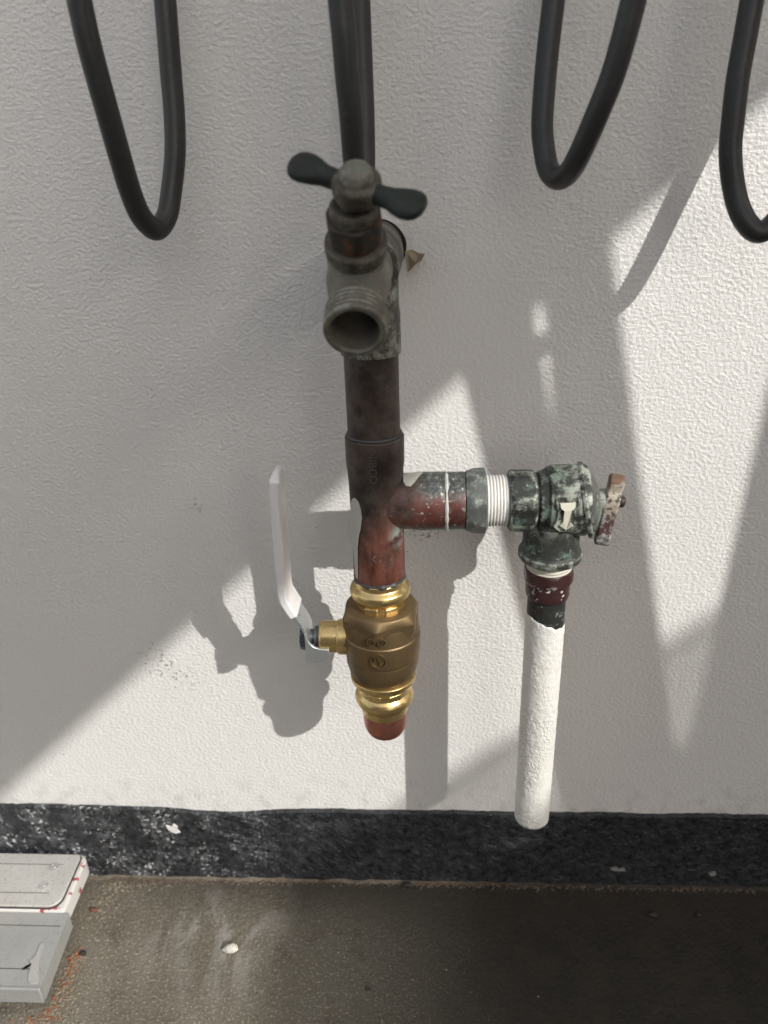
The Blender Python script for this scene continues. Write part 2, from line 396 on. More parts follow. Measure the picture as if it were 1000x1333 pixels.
def spline(pts, k=10):
    P = [np.array(p, float) for p in pts]; P = [2 * P[0] - P[1]] + P + [2 * P[-1] - P[-2]]; out = []
    for i in range(1, len(P) - 2):
        for s in range(k):
            t = s / k; a, b, c, d = P[i - 1:i + 3]
            out.append(.5 * ((2 * b) + (-a + c) * t + (2 * a - 5 * b + 4 * c - d) * t * t + (-a + 3 * b - 3 * c + d) * t ** 3))
    out.append(P[-2]); return [Vector(p) for p in out]
def tube(path, r, n=20, closed=False):
    V, F = [], []; m = len(path); prev = None
    for i, p in enumerate(path):
        q0 = path[i - 1] if (i or closed) else p; q1 = path[(i + 1) % m] if (i < m - 1 or closed) else p
        t = (q1 - q0).normalized()
        e = prev - t * prev.dot(t) if prev is not None else t.orthogonal()
        e.normalize(); prev = e; f = t.cross(e)
        for j in range(n):
            a = 2 * pi * j / n; V.append(p + (e * math.cos(a) + f * math.sin(a)) * r)
    for i in range(m if closed else m - 1):
        k = (i + 1) % m
        for j in range(n): F.append((i * n + j, i * n + (j + 1) % n, k * n + (j + 1) % n, k * n + j))
    return V, F
def text_mesh(body, size, depth=.0004):
    cu = bpy.data.curves.new('lettering', 'FONT'); cu.body = body; cu.size = size; cu.extrude = depth / 2
    cu.align_x = 'CENTER'; cu.align_y = 'CENTER'; cu.resolution_u = 3
    o = bpy.data.objects.new('lettering', cu); COL.objects.link(o)
    dg = bpy.context.evaluated_depsgraph_get(); me = o.evaluated_get(dg).to_mesh()
    V = [v.co.copy() for v in me.vertices]; F = [tuple(p.vertices) for p in me.polygons]
    o.evaluated_get(dg).to_mesh_clear(); bpy.data.objects.remove(o); return V, F
def wrap(V, cx, cy, R, z0, u0=0.0, turn=False):
    out = []
    for v in V:
        u, w = (v.y, -v.x) if turn else (v.x, v.y)
        ph = u0 + u / R; rr = R + v.z
        out.append(Vector((cx + rr * math.sin(ph), cy - rr * math.cos(ph), z0 + w)))
    return out
def blob(c, size, seed, sub=1, jag=.35):
    bm = bmesh.new(); bmesh.ops.create_icosphere(bm, subdivisions=sub, radius=1)
    rs = Vector((seed * 3.1, seed * 1.7, seed * .9)); V = []
    for v in bm.verts:
        k = 1 + jag * mn.noise(v.co * 1.4 + rs)
        V.append(Vector(c) + Vector((v.co.x * size[0], v.co.y * size[1], v.co.z * size[2])) * k)
    F = [tuple(q.index for q in f.verts) for f in bm.faces]; bm.free(); return V, F

# ------------------------------------------------------------------ ground and wall
g = 60.0
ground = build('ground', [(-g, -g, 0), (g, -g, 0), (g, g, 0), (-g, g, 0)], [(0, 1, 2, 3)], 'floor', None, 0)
tag(ground, kind='structure')
dark_sheet = build('dark_ground_sheet', [(-g, -g, .004), (g, -g, .004), (g, -.62, .004), (-g, -.62, .004)], [(0, 1, 2, 3)], flat('dark_sheet_coat', (.055, .053, .05), .85, 0, .25, 20), None, 0)  # unseen dark sheet added to cut bounce onto the lower wall
tag(dark_sheet, kind='structure')

wall = thing('house_wall', (0, 0, 0), 'white textured painted wall with a black band along its foot', 'wall')
build('wall_face', *box((0, .15, 1.5), (4.0, .15, 1.5)), 'wall', wall, 0)
# black painted plinth, 4 mm proud, its brushed top edge uneven
def edge_z(x):
    z = .0775 + .0017 * mn.noise(Vector((x * 25, 0, 3))) + .0010 * mn.noise(Vector((x * 120, 2, 3))) + .0006 * mn.noise(Vector((x * 300, 2, 3)))
    z += .0022 * math.exp(-((x + .33) / .06) ** 2) - .0046 * math.exp(-((x + .170) / .040) ** 2) + .0008 * math.exp(-((x + .09) / .03) ** 2)
    return z
V, F = [], []
xs = [-4, -2, -1] + [-.6 + i * .004 for i in range(301)] + [1, 2, 4]
zr = 14
for x in xs:
    zt = edge_z(x)
    V.append((x, .002, zt + .0005))
    for k in range(zr + 1):
        z = zt * (1 - k / zr); w = .0012 * mn.noise(Vector((x * 60, 7, z * 60))) + .0008 * mn.noise(Vector((x * 150, 7, z * 150)))
        V.append((x, -.0042 - w * min(1, 3 * k / zr) - .002 * (k / zr) ** 3, z - (.004 if k == zr else 0)))
m = zr + 2
for i in range(len(xs) - 1):
    for k in range(m - 1): F.append((i * m + k, i * m + k + 1, (i + 1) * m + k + 1, (i + 1) * m + k))
plinth = build('painted_plinth', V, F, 'plinth', wall, 60, label='black painted band along the foot of the wall')
V, F = [], []; m = 5
xs = [-.6 + i * .003 for i in range(401)]
for x in xs:
    d = .0030 + .0030 * max(0, mn.noise(Vector((x * 40, 11, 0))) + .25) + .0012 * mn.noise(Vector((x * 160, 12, 0))); h = .0022 + .0018 * mn.noise(Vector((x * 70, 13, 0)))
    for k in range(m):
        q = k / (m - 1); V.append((x, -.0035 - max(.001, d) * q - .002 * q, max(.0004, h) * (1 - q ** 1.5) + .0006 * mn.noise(Vector((x * 200, q * 3, 5))) - (.001 if k == m - 1 else 0)))
for i in range(len(xs) - 1):
    for k in range(m - 1): F.append((i * m + k, i * m + k + 1, (i + 1) * m + k + 1, (i + 1) * m + k))
build('mortar_fillet', V, F, 'mortar', wall, 60, label='crumbling grey brown mortar line along the foot of the wall')
def paint_chip(c, pts, d=.0012, mat='white_chip'):
    poly = [Vector((c[0] + x, c[1], c[2] + z)) for x, z in pts]
    return build('paint_chip', *prism(poly, (0, 0, 0), (0, -d, 0)), mat, wall, 0)
paint_chip((-.215, -.0045, .058), [(-.0055, .004), (-.001, .0025), (.001, .006), (.004, .003), (.0035, -.001), (.0055, -.004), (.001, -.005), (-.002, -.003), (-.004, -.001)])
paint_chip((.0905, -.004, .0755), [(-.0012, .0022), (.0015, .002), (.001, -.002), (-.0004, -.0055), (-.0016, -.003)])
paint_chip((.157, -.0045, .019), [(-.006, .001), (-.002, .0022), (.001, .0005), (.005, .0018), (.0065, -.001), (.001, -.0015), (-.004, -.001)], .0018, 'chip_shaded')
paint_chip((.235, -.0045, .015), [(-.003, .001), (.001, .003), (.003, .0015), (.002, -.0015), (-.002, -.001)], .0018, 'chip_shaded')
# ragged hole round the supply pipe, a torn flake of paint beside it
V, F = [], []
for j in range(40):
    a = 2 * pi * j / 40; r = .0153 + .0008 * mn.noise(Vector((math.cos(a) * 2, math.sin(a) * 2, 0))) + .0012 * max(0, math.cos(a - .3))
    V.append((-.0265 + r * math.cos(a), -.0012, .5180 + r * math.sin(a)))
build('pipe_hole_gap', V, [tuple(range(40))], 'hole', wall, 0)
fl = [(-.011, 0, .5155), (-.0075, 0, .5165), (-.0025, -.004, .5148), (.0005, -.010, .5152), (-.0015, -.009, .5115), (-.0045, -.006, .5095), (-.0075, -.002, .5060), (-.0098, 0, .504)]
V, F = prism([Vector(p) for p in fl], (0, -.0004, 0), (0, -.0014, .0002))
build('torn_paint_flake', V, F, 'flake', wall, 0, label='torn tan flake of paint beside the supply pipe')

# ------------------------------------------------------------------ pipework
AX, D0 = -.0280, -.070          # axis of the riser
pw = thing('pipework', (-.0265, 0, .5215), 'copper pipework on the wall with a hose tap, brass valve and green drain valve', 'pipework')
Z = (0, 0, 1); X = (1, 0, 0)
ZS = .5185
# supply out of the wall and the tee it feeds
build('supply_pipe', *lathe([(0, .0148), (.060, .0148)], (AX + .0012, .01, ZS), (-.02, -1, 0)), 'copper', pw)
V, F = join(lathe([(.030, .0150), (.030, .0163), (.050, .0163), (.054, .0158), (.076, .0158), (.089, .0163), (.089, .012)], (AX + .001, 0, ZS), (-.012, -1, 0)),
            lathe([(0, .012), (0, .0157), (.020, .0157), (.024, .0152), (.046, .0152)], (AX, D0, .4742), Z))
build('top_tee', V, F, 'tee_old', pw)
# riser
build('riser_pipe', *lathe([(0, .0143), (.060, .0143)], (AX, D0, .420), Z, rough=.00012), 'copper', pw)
V, F = [], []
# the tee in the riser
tee = build('branch_tee', *join(lathe([(.3425, .0138), (.3425, .0152), (.362, .0151), (.372, .0150), (.402, .0153), (.410, .0157), (.4145, .0161), (.4295, .0162), (.4298, .0142)], (AX, D0, 0), Z, rnd=.0012, n=64, rough=.0002),
                                lathe([(.006, .0140), (.016, .0158), (.026, .0164), (.0385, .0164), (.0385, .0140)], (AX, D0, .3895), X, rnd=.0010, n=56, rough=.0002)),
            'copper', pw)
# embossed maker's name on the tee, reading downwards
tv, tf = text_mesh('NIBCO', .0062, .0006)
build('embossed_lettering', wrap(tv, AX, D0, .0161, .4165, -.03, True), tf, flat('rubbed_lettering', (.11, .10, .092), .5, .3, .3, 300), tee, 0)
# beige paint runs on the tee
def patch(rows, R, cx=AX, cy=D0, n=8):
    V, F = [], []
    for (z, a, b) in rows:
        for j in range(n): 
            ph = math.radians(a + (b - a) * j / (n - 1)); V.append((cx + R * math.sin(ph), cy - R * math.cos(ph), z))
    for i in range(len(rows) - 1):
        for j in range(n - 1): F.append((i * n + j, i * n + j + 1, (i + 1) * n + j + 1, (i + 1) * n + j))
    return V, F
build('paint_splash', *patch([(.3965, -48, -44), (.395, -57, -36), (.391, -66, -31), (.386, -70, -29), (.380, -72, -33), (.373, -72, -40), (.366, -71, -45), (.358, -66, -47), (.350, -62, -49), (.3445, -60, -51)], .01555), 'splash', tee, 60)
V, F = [], []
rows = [(-.0125, -8, 24), (-.011, -12, 34), (-.0085, -14, 36), (-.0065, -14, 28), (-.0045, -12, 16), (-.003, -10, 4), (-.0018, -8, -2)]
for (x, a, b) in rows:
    R = .0166 if x > -.006 else .0160 + (x + .0125) * .05
    for j in range(8):
        ph = math.radians(a + (b - a) * j / 7); V.append((x, D0 - R * math.sin(ph), .3895 + R * math.cos(ph)))
for i in range(len(rows) - 1):
    for j in range(7): F.append((i * 8 + j, i * 8 + j + 1, (i + 1) * 8 + j + 1, (i + 1) * 8 + j))
build('paint_splash', V, F, 'splash', tee, 60)
# solder beads
def ring(c, axis, R, r, lump, seed, n=72):
    a, e, f = frame(axis); P = []; V, F = [], []
    for i in range(n):
        t = 2 * pi * i / n; k = r * (1 + lump * mn.noise(Vector((math.cos(t) * 3 + seed, math.sin(t) * 3, seed))))
        for j in range(8):
            b = 2 * pi * j / 8
            V.append(Vector(c) + (e * math.cos(t) + f * math.sin(t)) * (R + k * math.cos(b)) + a * k * math.sin(b) * 1.1)
    for i in range(n):
        for j in range(8): F.append((i * 8 + j, ((i + 1) % n) * 8 + j, ((i + 1) % n) * 8 + (j + 1) % 8, i * 8 + (j + 1) % 8))
    return V, F
build('solder_bead', *ring((.0112, D0, .3895), X, .0160, .00085, 1.4, 2.0), 'scale', pw, label='white crusted solder joint on the copper branch')
build('solder_bead', *join(ring((AX, D0, .3415), Z, .0143, .0013, .9, 5.0), ring((AX, D0, .3397), Z, .0138, .0011, .7, 7.0)), 'solder', pw)
build('solder_bead', *ring((AX, D0, .4303), Z, .0145, .0008, .8, 9.0), 'solder', pw)
# threaded adapter on the branch
build('branch_stub', *lathe([(.0112, .0140), (.0112, .0163), (.0215, .0163), (.0215, .0140)], (0, D0, .3895), X, rough=.0002), 'copper', pw)
V, F = lathe([(.0216, .0140), (.0217, .0167), (.0235, .0172), (.0265, .0184), (.0325, .0186), (.0328, .0178), (.0328, .0138)], (0, D0, .3893), X, rnd=.0007, sides=8, apo=.0176, n=96, rot=.35)
build('threaded_adapter', V, F, 'oxid_pale', pw)
# taped nipple: real thread ridges
prof = [(.030, .0138)]
for k in range(7): prof += [(.0330 + k * .00175, .0136), (.0335 + k * .00175, .0146), (.0341 + k * .00175, .0146)]
prof += [(.0455, .0138), (.0475, .0142)]
build('taped_nipple', *lathe(prof, (0, D0, .3893), X, rnd=.0002, rough=.0003), 'tape', pw, label='threaded nipple wrapped in white tape')

# ---- green drain valve
VX = .0765
dv = build('drain_valve', *join(
    lathe([(.0455, .0135), (.0458, .0164), (.0475, .0178), (.058, .0178), (.0600, .0168), (.0612, .0150), (.0625, .0150)], (0, D0, .3893), X, rnd=.001, sides=6, apo=.0168, n=96, rot=.3),
    lathe([(.0612, .0140), (.0622, .0168), (.0665, .0176), (.0672, .0192), (.0700, .0200), (.0885, .0200), (.0885, .012)], (0, D0, .3893), X, rnd=.001, n=64, rough=.0004),
    lathe([(.353, .0140), (.3532, .0176), (.3545, .0183), (.3575, .0182), (.3590, .0168), (.363, .0160), (.380, .0155), (.3893, .0150)], (VX - .0055, D0, 0), Z, rnd=.0009, n=64, rough=.0004)),
    'oxid', pw, label='oxidised green angle drain valve')
# raised flow arrow in cream paint on a plate
ac, ar = (VX - .0015, .3905), .0200
def on_body(px, pz, dr): 
    q = pz / ar; return Vector((ac[0] + px, D0 - (ar + dr) * math.cos(q + .05), ac[1] - .001 + (ar + dr) * math.sin(q + .05)))
def raised(outline, d0, d1):
    n = len(outline); A = [on_body(x, z, d0) for x, z in outline]; B = [on_body(x, z, d1) for x, z in outline]
    return A + B, [tuple(range(n))[::-1], tuple(range(n, 2 * n))] + [(i, (i + 1) % n, n + (i + 1) % n, n + i) for i in range(n)]
build('arrow_plate', *raised([(-.0058, .0078), (-.0045, .0085), (.0050, .0085), (.0056, .008), (.0056, .004), (.0045, .003), (.0048, -.005), (.0062, -.007), (.0030, -.012), (-.0030, -.012), (-.0064, -.008), (-.0052, -.005), (-.0046, .002), (-.006, .004)], -.002, .0010), 'oxid', dv, 30)
build('flow_arrow', *raised([(-.0040, .0058), (.0042, .0062), (.0040, .0034), (.0022, .0020), (.0020, -.0048), (.0038, -.0068), (.0004, -.0098), (-.0036, -.0066), (-.0018, -.0046), (-.0016, .0018), (-.0034, .0030)], .0009, .0017), 'cream', dv, 30, label='raised cream arrow pointing down')
# strap ring cast across the body, bonnet flange and cone
bx = Vector((1, -.16, .05)).normalized(); bc = Vector((.0885, D0, .3893))
fx = Vector((1, -.13, .22)).normalized()
build('bonnet_flange', *lathe([(-.0018, .016), (-.0014, .0212), (.0012, .0217), (.0018, .0205), (.0018, .014)], bc, fx, rnd=.0006, n=64, rough=.0003), 'oxid', dv)
build('bonnet', *join(lathe([(.0012, .0185), (.0030, .0182), (.0040, .0172), (.0065, .0120), (.0080, .0080)], bc, fx, rnd=.0008, n=56, rough=.0004), lathe([(.002, .0062), (.0120, .0062), (.0120, .003)], bc, bx, n=32)), 'bonnet_grey', dv)
# flat lever with rounded ends, hub and screw
hb = bc + bx * .0142; lx = Vector((1, -.16, -.13)).normalized()
ld = (Vector((0, 0, 1)) - lx * lx.z).normalized(); wd = lx.cross(ld)
out = []
for (s, w) in ((-.0278, .0006), (-.0272, .0040), (-.0250, .0056), (-.0215, .0058), (-.015, .0048), (-.009, .0045), (-.004, .0058), (.000, .0064), (.004, .0058), (.0065, .0046), (.0085, .0048), (.0115, .0054), (.0138, .0042), (.0150, .0018), (.0152, .0004)): out.append((s, w))
poly = [hb + ld * s + wd * w for s, w in out] + [hb + ld * s - wd * w for s, w in out[::-1]]
lev = bevel(build('lever', *prism(poly, -lx * .0040, lx * .0040), 'old_lever', dv, 30, label='small flaking lever with rusty tip'), .0030, 4)
build('lever_screw', *lathe([(0, .0035), (.0026, .0034), (.0036, .0022), (.0036, .0002)], hb + lx * .0038, lx, n=24), 'rusty', dv)

# ---- outlet: tape, bushing, pipe
PX = VX - .0055
prof = [(.343, .0128)]
for k in range(5): prof += [(.3437 + k * .0021, .0127), (.3445 + k * .0021, .0134)]
prof += [(.3545, .0128)]
build('taped_thread', *lathe(prof, (PX, D0, 0), Z, rnd=.0003, rough=.0004), 'old_tape', pw)
V, F = join(lathe([(.3275, .0118), (.3276, .0124), (.3300, .0129), (.3385, .0129), (.3385, .0125)], (PX, D0, 0), Z, rnd=.0008, rough=.0005),
            lathe([(.3380, .0125), (.3382, .0138), (.340, .0146), (.3445, .0146), (.3468, .0140), (.3470, .0120)], (PX, D0, 0), Z, rnd=.0007, sides=6, apo=.0137, n=96, rot=.5))
build('reducing_bushing', V, F, 'maroon', pw, label='maroon painted reducing bushing')
dp = build('drain_pipe', *lathe([(.1492, .0090), (.1492, .0113), (.329, .0113), (.329, .009)], (PX, D0, 0), Z, rough=.0004, cap=False), 'bare', pw, label='drain pipe, bare black at the top and painted white below')
# thick lumpy white paint, torn upper edge
V, F = [], []; n = 72; m = 170
for i in range(m + 1):
    for j in range(n):
        th = 2 * pi * j / n; ex, ey = math.cos(th), math.sin(th)
        top = .3120 - .0042 * ex + .0016 * mn.noise(Vector((ex * 2.5, ey * 2.5, 1))) + .0008 * mn.noise(Vector((ex * 8, ey * 8, 1)))
        z = .1472 + (top - .1472) * i / m
        r = .01175 + .00018 * mn.noise(Vector((ex * 3, ey * 3, z * 190))) + .00016 * mn.noise(Vector((ex * 7, ey * 7, z * 420)))
        if i == m: r = .0113
        if i == 0: r = .0104
        if i == 1: z = .1474; r -= .0003
        V.append((PX + ex * r, D0 + ey * r, z))
for i in range(m):
    for j in range(n): F.append((i * n + j, i * n + (j + 1) % n, (i + 1) * n + (j + 1) % n, (i + 1) * n + j))
F.append(tuple(range(n)))
build('white_paint_coat', V, F, 'chalk', dp, 70)

# ---- brass ball valve
bv = build('ball_valve', *join(
    lathe([(.2700, .010), (.2705, .0188), (.2760, .0212), (.2815, .0224), (.2870, .0228), (.2880, .0226), (.2887, .0233), (.2960, .0237), (.3030, .0237), (.3036, .0231), (.3080, .0230), (.3130, .0222)], (AX, D0, 0), Z, rnd=.0007, n=80),
    lathe([(.3060, .016), (.3075, .0232), (.3110, .0246), (.3160, .0246), (.3215, .0210), (.3228, .0180), (.3228, .010)], (AX, D0, 0), Z, rnd=.0006, sides=6, apo=.0217, n=120, rot=.62)),
    'brass_cast', pw, label='brass ball valve with white lever, open')
build('press_socket', *lathe([(.3190, .012), (.3195, .0166), (.3215, .0150), (.3245, .0146), (.3270, .0150), (.3285, .0170), (.3305, .0180), (.3325, .0182), (.3347, .0176), (.3362, .0160), (.3372, .0150), (.3402, .0150), (.3408, .0143), (.3408, .012)], (AX, D0, 0), Z, rnd=.0007, n=72), 'brass', bv)
build('press_socket', *lathe([(.2412, .0125), (.2412, .0144), (.2420, .0148), (.2465, .0148), (.2485, .0160), (.2500, .0178), (.2523, .0186), (.2548, .0186), (.2570, .0176), (.2586, .0160), (.2625, .0158), (.2645, .0178), (.2660, .0186), (.2672, .0186), (.2680, .0206), (.2712, .0209), (.2716, .0195), (.2716, .012)], (AX, D0, 0), Z, rnd=.0006, n=72), 'brass', bv)
# crimp dimples: flats pressed into the necks
for (z, s) in ((.3240, -1), (.3240, 1), (.2607, -1), (.2607, 1)):
    R_ = Matrix.Rotation(s * .42 + .08, 3, 'Z')
    bevel(build('crimp_mark', *box(Vector((AX, D0, z)) + R_ @ Vector((0, -.01455 if z > .3 else -.0154, 0)), (.0042, .0009, .0024), R_), 'brass', bv, 30), .0007)
# cast marks
def mark(txts, z, ph, R, rad):
    parts = []
    V, F = [], []; n = 32
    for j in range(n):
        t = 2 * pi * j / n
        for rr, dr in ((rad, -.0004), (rad, .0008), (rad - .0008, .0008), (rad - .0008, -.0004)): V.append(Vector((rr * math.cos(t), rr * math.sin(t), dr)))
    for j in range(n):
        for k in range(3): F.append((j * 4 + k, ((j + 1) % n) * 4 + k, ((j + 1) % n) * 4 + k + 1, j * 4 + k + 1))
    parts.append((V, F))
    for (tx, sz, dx, dy) in txts:
        tv, tf = text_mesh(tx, sz, .0016); parts.append(([Vector((v.x + dx, v.y + dy, v.z + .0001)) for v in tv], tf))
    V, F = join(*parts)
    build('cast_mark', wrap(V, AX, D0, R, z, ph), F, 'brass_cast', bv, 0)
mark([('U', .0042, -.0011, .0012), ('L', .0042, .0012, -.0012)], .2962, -.05, .0238, .0050)
mark([('M', .0030, 0, 0)], .3100, -.20, .0240, .0026)
mark([('G', .0030, 0, 0)], .3098, .06, .0240, .0026)
# stem boss to the left
SZ = .2975
build('stem_boss', *join(lathe([(.012, .0112), (.026, .0112), (.0275, .0104), (.0275, .006)], (AX, D0, SZ), (-1, 0, 0), rnd=.0006),
                         lathe([(.024, .0104), (.0365, .0100), (.0385, .0092), (.0385, .005)], (AX, D0, SZ), (-1, 0, 0), rnd=.0008, sides=10, apo=.0099)), 'brass', bv)
build('stem', *lathe([(.036, .0068), (.0415, .0068), (.0415, .0048), (.0495, .0048), (.0495, .001)], (AX, D0, SZ), (-1, 0, 0), rnd=.0004), 'zinc_dark', bv)
build('lever_nut', *lathe([(.0450, .005), (.0450, .0082), (.0462, .0086), (.0492, .0086), (.0502, .0078), (.0502, .004)], (AX, D0, SZ), (-1, 0, 0), rnd=.0004, sides=6, apo=.0076, n=72, rot=.2), 'zinc_dark', bv)
# steel strap and white sleeve
def strap(cl, w, t, y0):
    P = [np.array(p, float) for p in cl]; V, F = [], []
    for i, p in enumerate(P):
        d = P[min(i + 1, len(P) - 1)] - P[max(i - 1, 0)]; d /= np.linalg.norm(d); nrm = np.array((-d[1], d[0]))
        ww = w[i] if hasattr(w, '__len__') else w; tt = t[i] if hasattr(t, '__len__') else t
        for sy, sn in ((-1, -1), (-1, 1), (1, 1), (1, -1)):
            q = p + nrm * tt / 2 * sn; V.append((q[0], y0 + sy * ww / 2, q[1]))
    for i in range(len(P) - 1):
        for j in range(4): F.append((i * 4 + j, i * 4 + (j + 1) % 4, i * 4 + 4 + (j + 1) % 4, i * 4 + 4 + j))
    k = (len(P) - 1) * 4; F += [(3, 2, 1, 0), (k, k + 1, k + 2, k + 3)]
    return V, F
cl = [(v.x, v.y) for v in spline([(-.0732, SZ - .0115, 0), (-.0732, SZ - .002, 0), (-.0734, SZ + .006, 0), (-.0752, SZ + .0115, 0), (-.0782, SZ + .0175, 0), (-.0812, SZ + .0235, 0)], 5)]
lv = bevel(build('lever', *strap(cl, [.0185] * len(cl), .0019, D0), 'zinc', bv, 40), .0004, 2)
tab = [(-.0742, SZ + .0095), (-.0722, SZ + .0035), (-.0690, SZ - .0002), (-.0650, SZ - .0018), (-.0600, SZ - .0020), (-.0596, SZ - .0070), (-.0640, SZ - .0098), (-.0690, SZ - .0118), (-.0742, SZ - .0118)]
bevel(build('stop_tab', *prism([Vector((x, D0 - .0093, z)) for x, z in tab], (0, 0, 0), (0, -.0019, 0)), 'zinc', bv, 30), .0004, 2)
build('lever_dimple', *lathe([(0, .0016), (.0006, .0013), (.0009, .0003)], Vector((-.0778, D0 - .003, SZ + .0193)), (.89, 0, .46), n=16, rnd=0), 'zinc', bv)
sp = spline([(-.0795, SZ + .0200, 0), (-.0832, SZ + .0275, 0), (-.0852, SZ + .0330, 0), (-.0853, SZ + .042, 0), (-.0847, .372, 0), (-.0838, .400, 0), (-.0826, .4105, 0)], 6)
cl = [(v.x, v.y) for v in sp]; nn = len(cl)
wds = [.0205] * nn; ths = [.0056] * nn
for k, (a, b) in enumerate(((.010, .0030), (.0145, .0042), (.0175, .0050))): wds[nn - 1 - k] = a; ths[nn - 1 - k] = b
bevel(build('lever_sleeve', *strap(cl, wds, ths, D0 - .0005), 'vinyl', bv, 40, label='white vinyl sleeve of the lever'), .0022, 4, 40)
# copper end cap
build('end_cap', *lathe([(.2420, .0141), (.2335, .0141), (.2290, .0135), (.2252, .0119), (.2222, .0088), (.2207, .0048), (.2202, .0004)][::-1], (AX, D0, 0), Z, rnd=.0012), 'cap', pw, label='copper end cap below the brass valve')

# ---- hose tap at the top
J = Vector((AX - .0005, -.1180, .5195)); od = Vector((0, -math.cos(math.radians(27)), -math.sin(math.radians(27)))); sd = Vector((.02, -.62, .78)).normalized()
body = join(lathe([(.084, .010), (.084, .0125), (.0905, .0135), (.105, .0128), (.1165, .0125)], (AX, 0, .5190), (0, -1, 0), sides=0),
            lathe([(-.013, .004), (-.011, .0100), (-.005, .0136), (.003, .0142), (.012, .0128), (.019, .0119), (.0235, .0120), (.0240, .0118), (.0235, .0100), (.0150, .0092)], J, od, rnd=.001, n=56, rough=.0004),
            lathe([(-.006, .012), (.004, .0132), (.012, .0128), (.0170, .0119), (.0172, .008)], J, sd, rnd=.001, n=48, rough=.0003))
tap = build('hose_tap', *body, 'bib', pw, label='weathered hose tap facing the viewer with wing handle')
prof = [(.0225, .0118)]
for k in range(4): prof += [(.0236 + k * .0026, .0121), (.0244 + k * .0026, .0131), (.0252 + k * .0026, .0131), (.0258 + k * .0026, .0121)]
prof += [(.0340, .0121), (.0344, .0130), (.0362, .0132), (.0370, .0126), (.0372, .0108), (.0362, .0100), (.0235, .0099)]
build('threaded_outlet', *lathe(prof, J, od, rnd=.0004, n=64), 'bib', tap)
build('outlet_shade', *lathe([(.0143, .0098), (.0150, .0096), (.0150, .0050), (.0146, .0003)], J, od, n=32), 'hole', tap)  # black disc added to paint deep shade inside the outlet
build('bonnet', *lathe([(.0140, .010), (.0145, .0128), (.0185, .0133), (.0215, .0130), (.0225, .0112), (.0235, .0108), (.0235, .006)], J, sd, rnd=.0008, n=56, rough=.0004), 'bib_dark', tap)
build('packing_nut', *lathe([(.0230, .008), (.0232, .0112), (.0245, .0119), (.0330, .0119), (.0345, .0112), (.0350, .0090), (.0350, .004)], J, sd, rnd=.0006, sides=6, apo=.0109, n=72, rot=.4), 'rusty', tap)
build('gland', *lathe([(.0345, .006), (.0346, .0098), (.0385, .0096), (.0400, .0082), (.0400, .003)], J, sd, rnd=.0006), 'bib_dark', tap)
build('spindle', *lathe([(.039, .0050), (.047, .0050)], J, sd), 'bib_dark', tap)
H = J + sd * .0490 + Vector((.0022, 0, 0))
build('handle_hub', *lathe([(-.0060, .0060), (-.0058, .0085), (-.0020, .0098), (.0020, .0096), (.0035, .0078), (.0037, .003)], H, sd, rnd=.001), 'bib_dark', tap)
build('handle_screw', *lathe([(.0032, .0066), (.0050, .0066), (.0074, .0052), (.0086, .0028), (.0088, .0003)], H, sd, rnd=.0008), 'bib', tap, label='domed screw in the tap handle')
e1 = Vector((1, 0, 0)); e1 = (e1 - sd * e1.dot(sd)).normalized(); e2 = sd.cross(e1)
if e2.z < 0: e2 = -e2
a = math.radians(27); bd = (e1 * math.cos(a) - e2 * math.sin(a)); bw = (e1 * math.sin(a) + e2 * math.cos(a))
V, F = [], []
for s_ in (-1, 1):
    prof = [(.004, .0042, .0046), (.010, .0040, .0040), (.0140, .0046, .0036), (.0180, .0064, .0036), (.0215, .0074, .0036), (.0245, .0073, .0034), (.0268, .0060, .0030), (.0282, .0038, .0020), (.0287, .0006, .0005)]
    n = 20; v, f = [], []
    for (d, w, t) in prof:
        d *= 1.02 if s_ < 0 else 1.0
        for j in range(n):
            q = 2 * pi * j / n; v.append(H + bd * d * s_ + bw * w * math.cos(q) + sd * (t * math.sin(q) - .0012 + .05 * max(0, d - .01)))
    for i in range(len(prof) - 1):
        for j in range(n): f.append((i * n + j, i * n + (j + 1) % n, (i + 1) * n + (j + 1) % n, (i + 1) * n + j))
    f += [tuple(range(n)), tuple((len(prof) - 1) * n + j for j in range(n))]
    build('handle_wing', v, f, 'handle_green', tap, 60)

# ------------------------------------------------------------------ black cables hung over a bar above
def at(x, y, Y):
    d = RT * ((x - 500) / 1000) - UP * ((y - 666.5) / 1000) + FW
    return CAM + d * ((Y - CAM.y) / d.y)
BZ = .955
def cable(pts, r, label, x_top):
    """pts: measured (column, row, distance from the wall) of the loop seen, from its near strand round to the far one"""
    P = [p if isinstance(p, Vector) else at(*p) for p in pts]
    a, b = P[0], P[-1]
    da, db = (P[0] - P[1]).normalized(), (P[-1] - P[-2]).normalized()
    up = [b + db * .05, b + db * .10 + Vector((0, -.0, .03)), Vector((x_top[1], -.030, BZ - .06)), Vector((x_top[1], -.034, BZ - .004)), Vector(((x_top[0] + x_top[1]) / 2, -.062, BZ + .0195)),
          Vector((x_top[0], -.090, BZ - .006)), Vector((x_top[0], -.092, BZ - .06)), a + da * .10 + Vector((0, 0, .03)), a + da * .05]
    loop = P + up
    n = len(loop); pts3 = loop[-2:] + loop + loop[:2]
    path = spline(pts3, 10)[20:20 + n * 10]
    root = thing('hanging_cable', (b.x, -.03, BZ), label, 'cable', 'black cable loops hanging in front of the wall')
    build('cable_sheath', *tube(path, r, 24, True), 'rubber', root, 80)
    return root
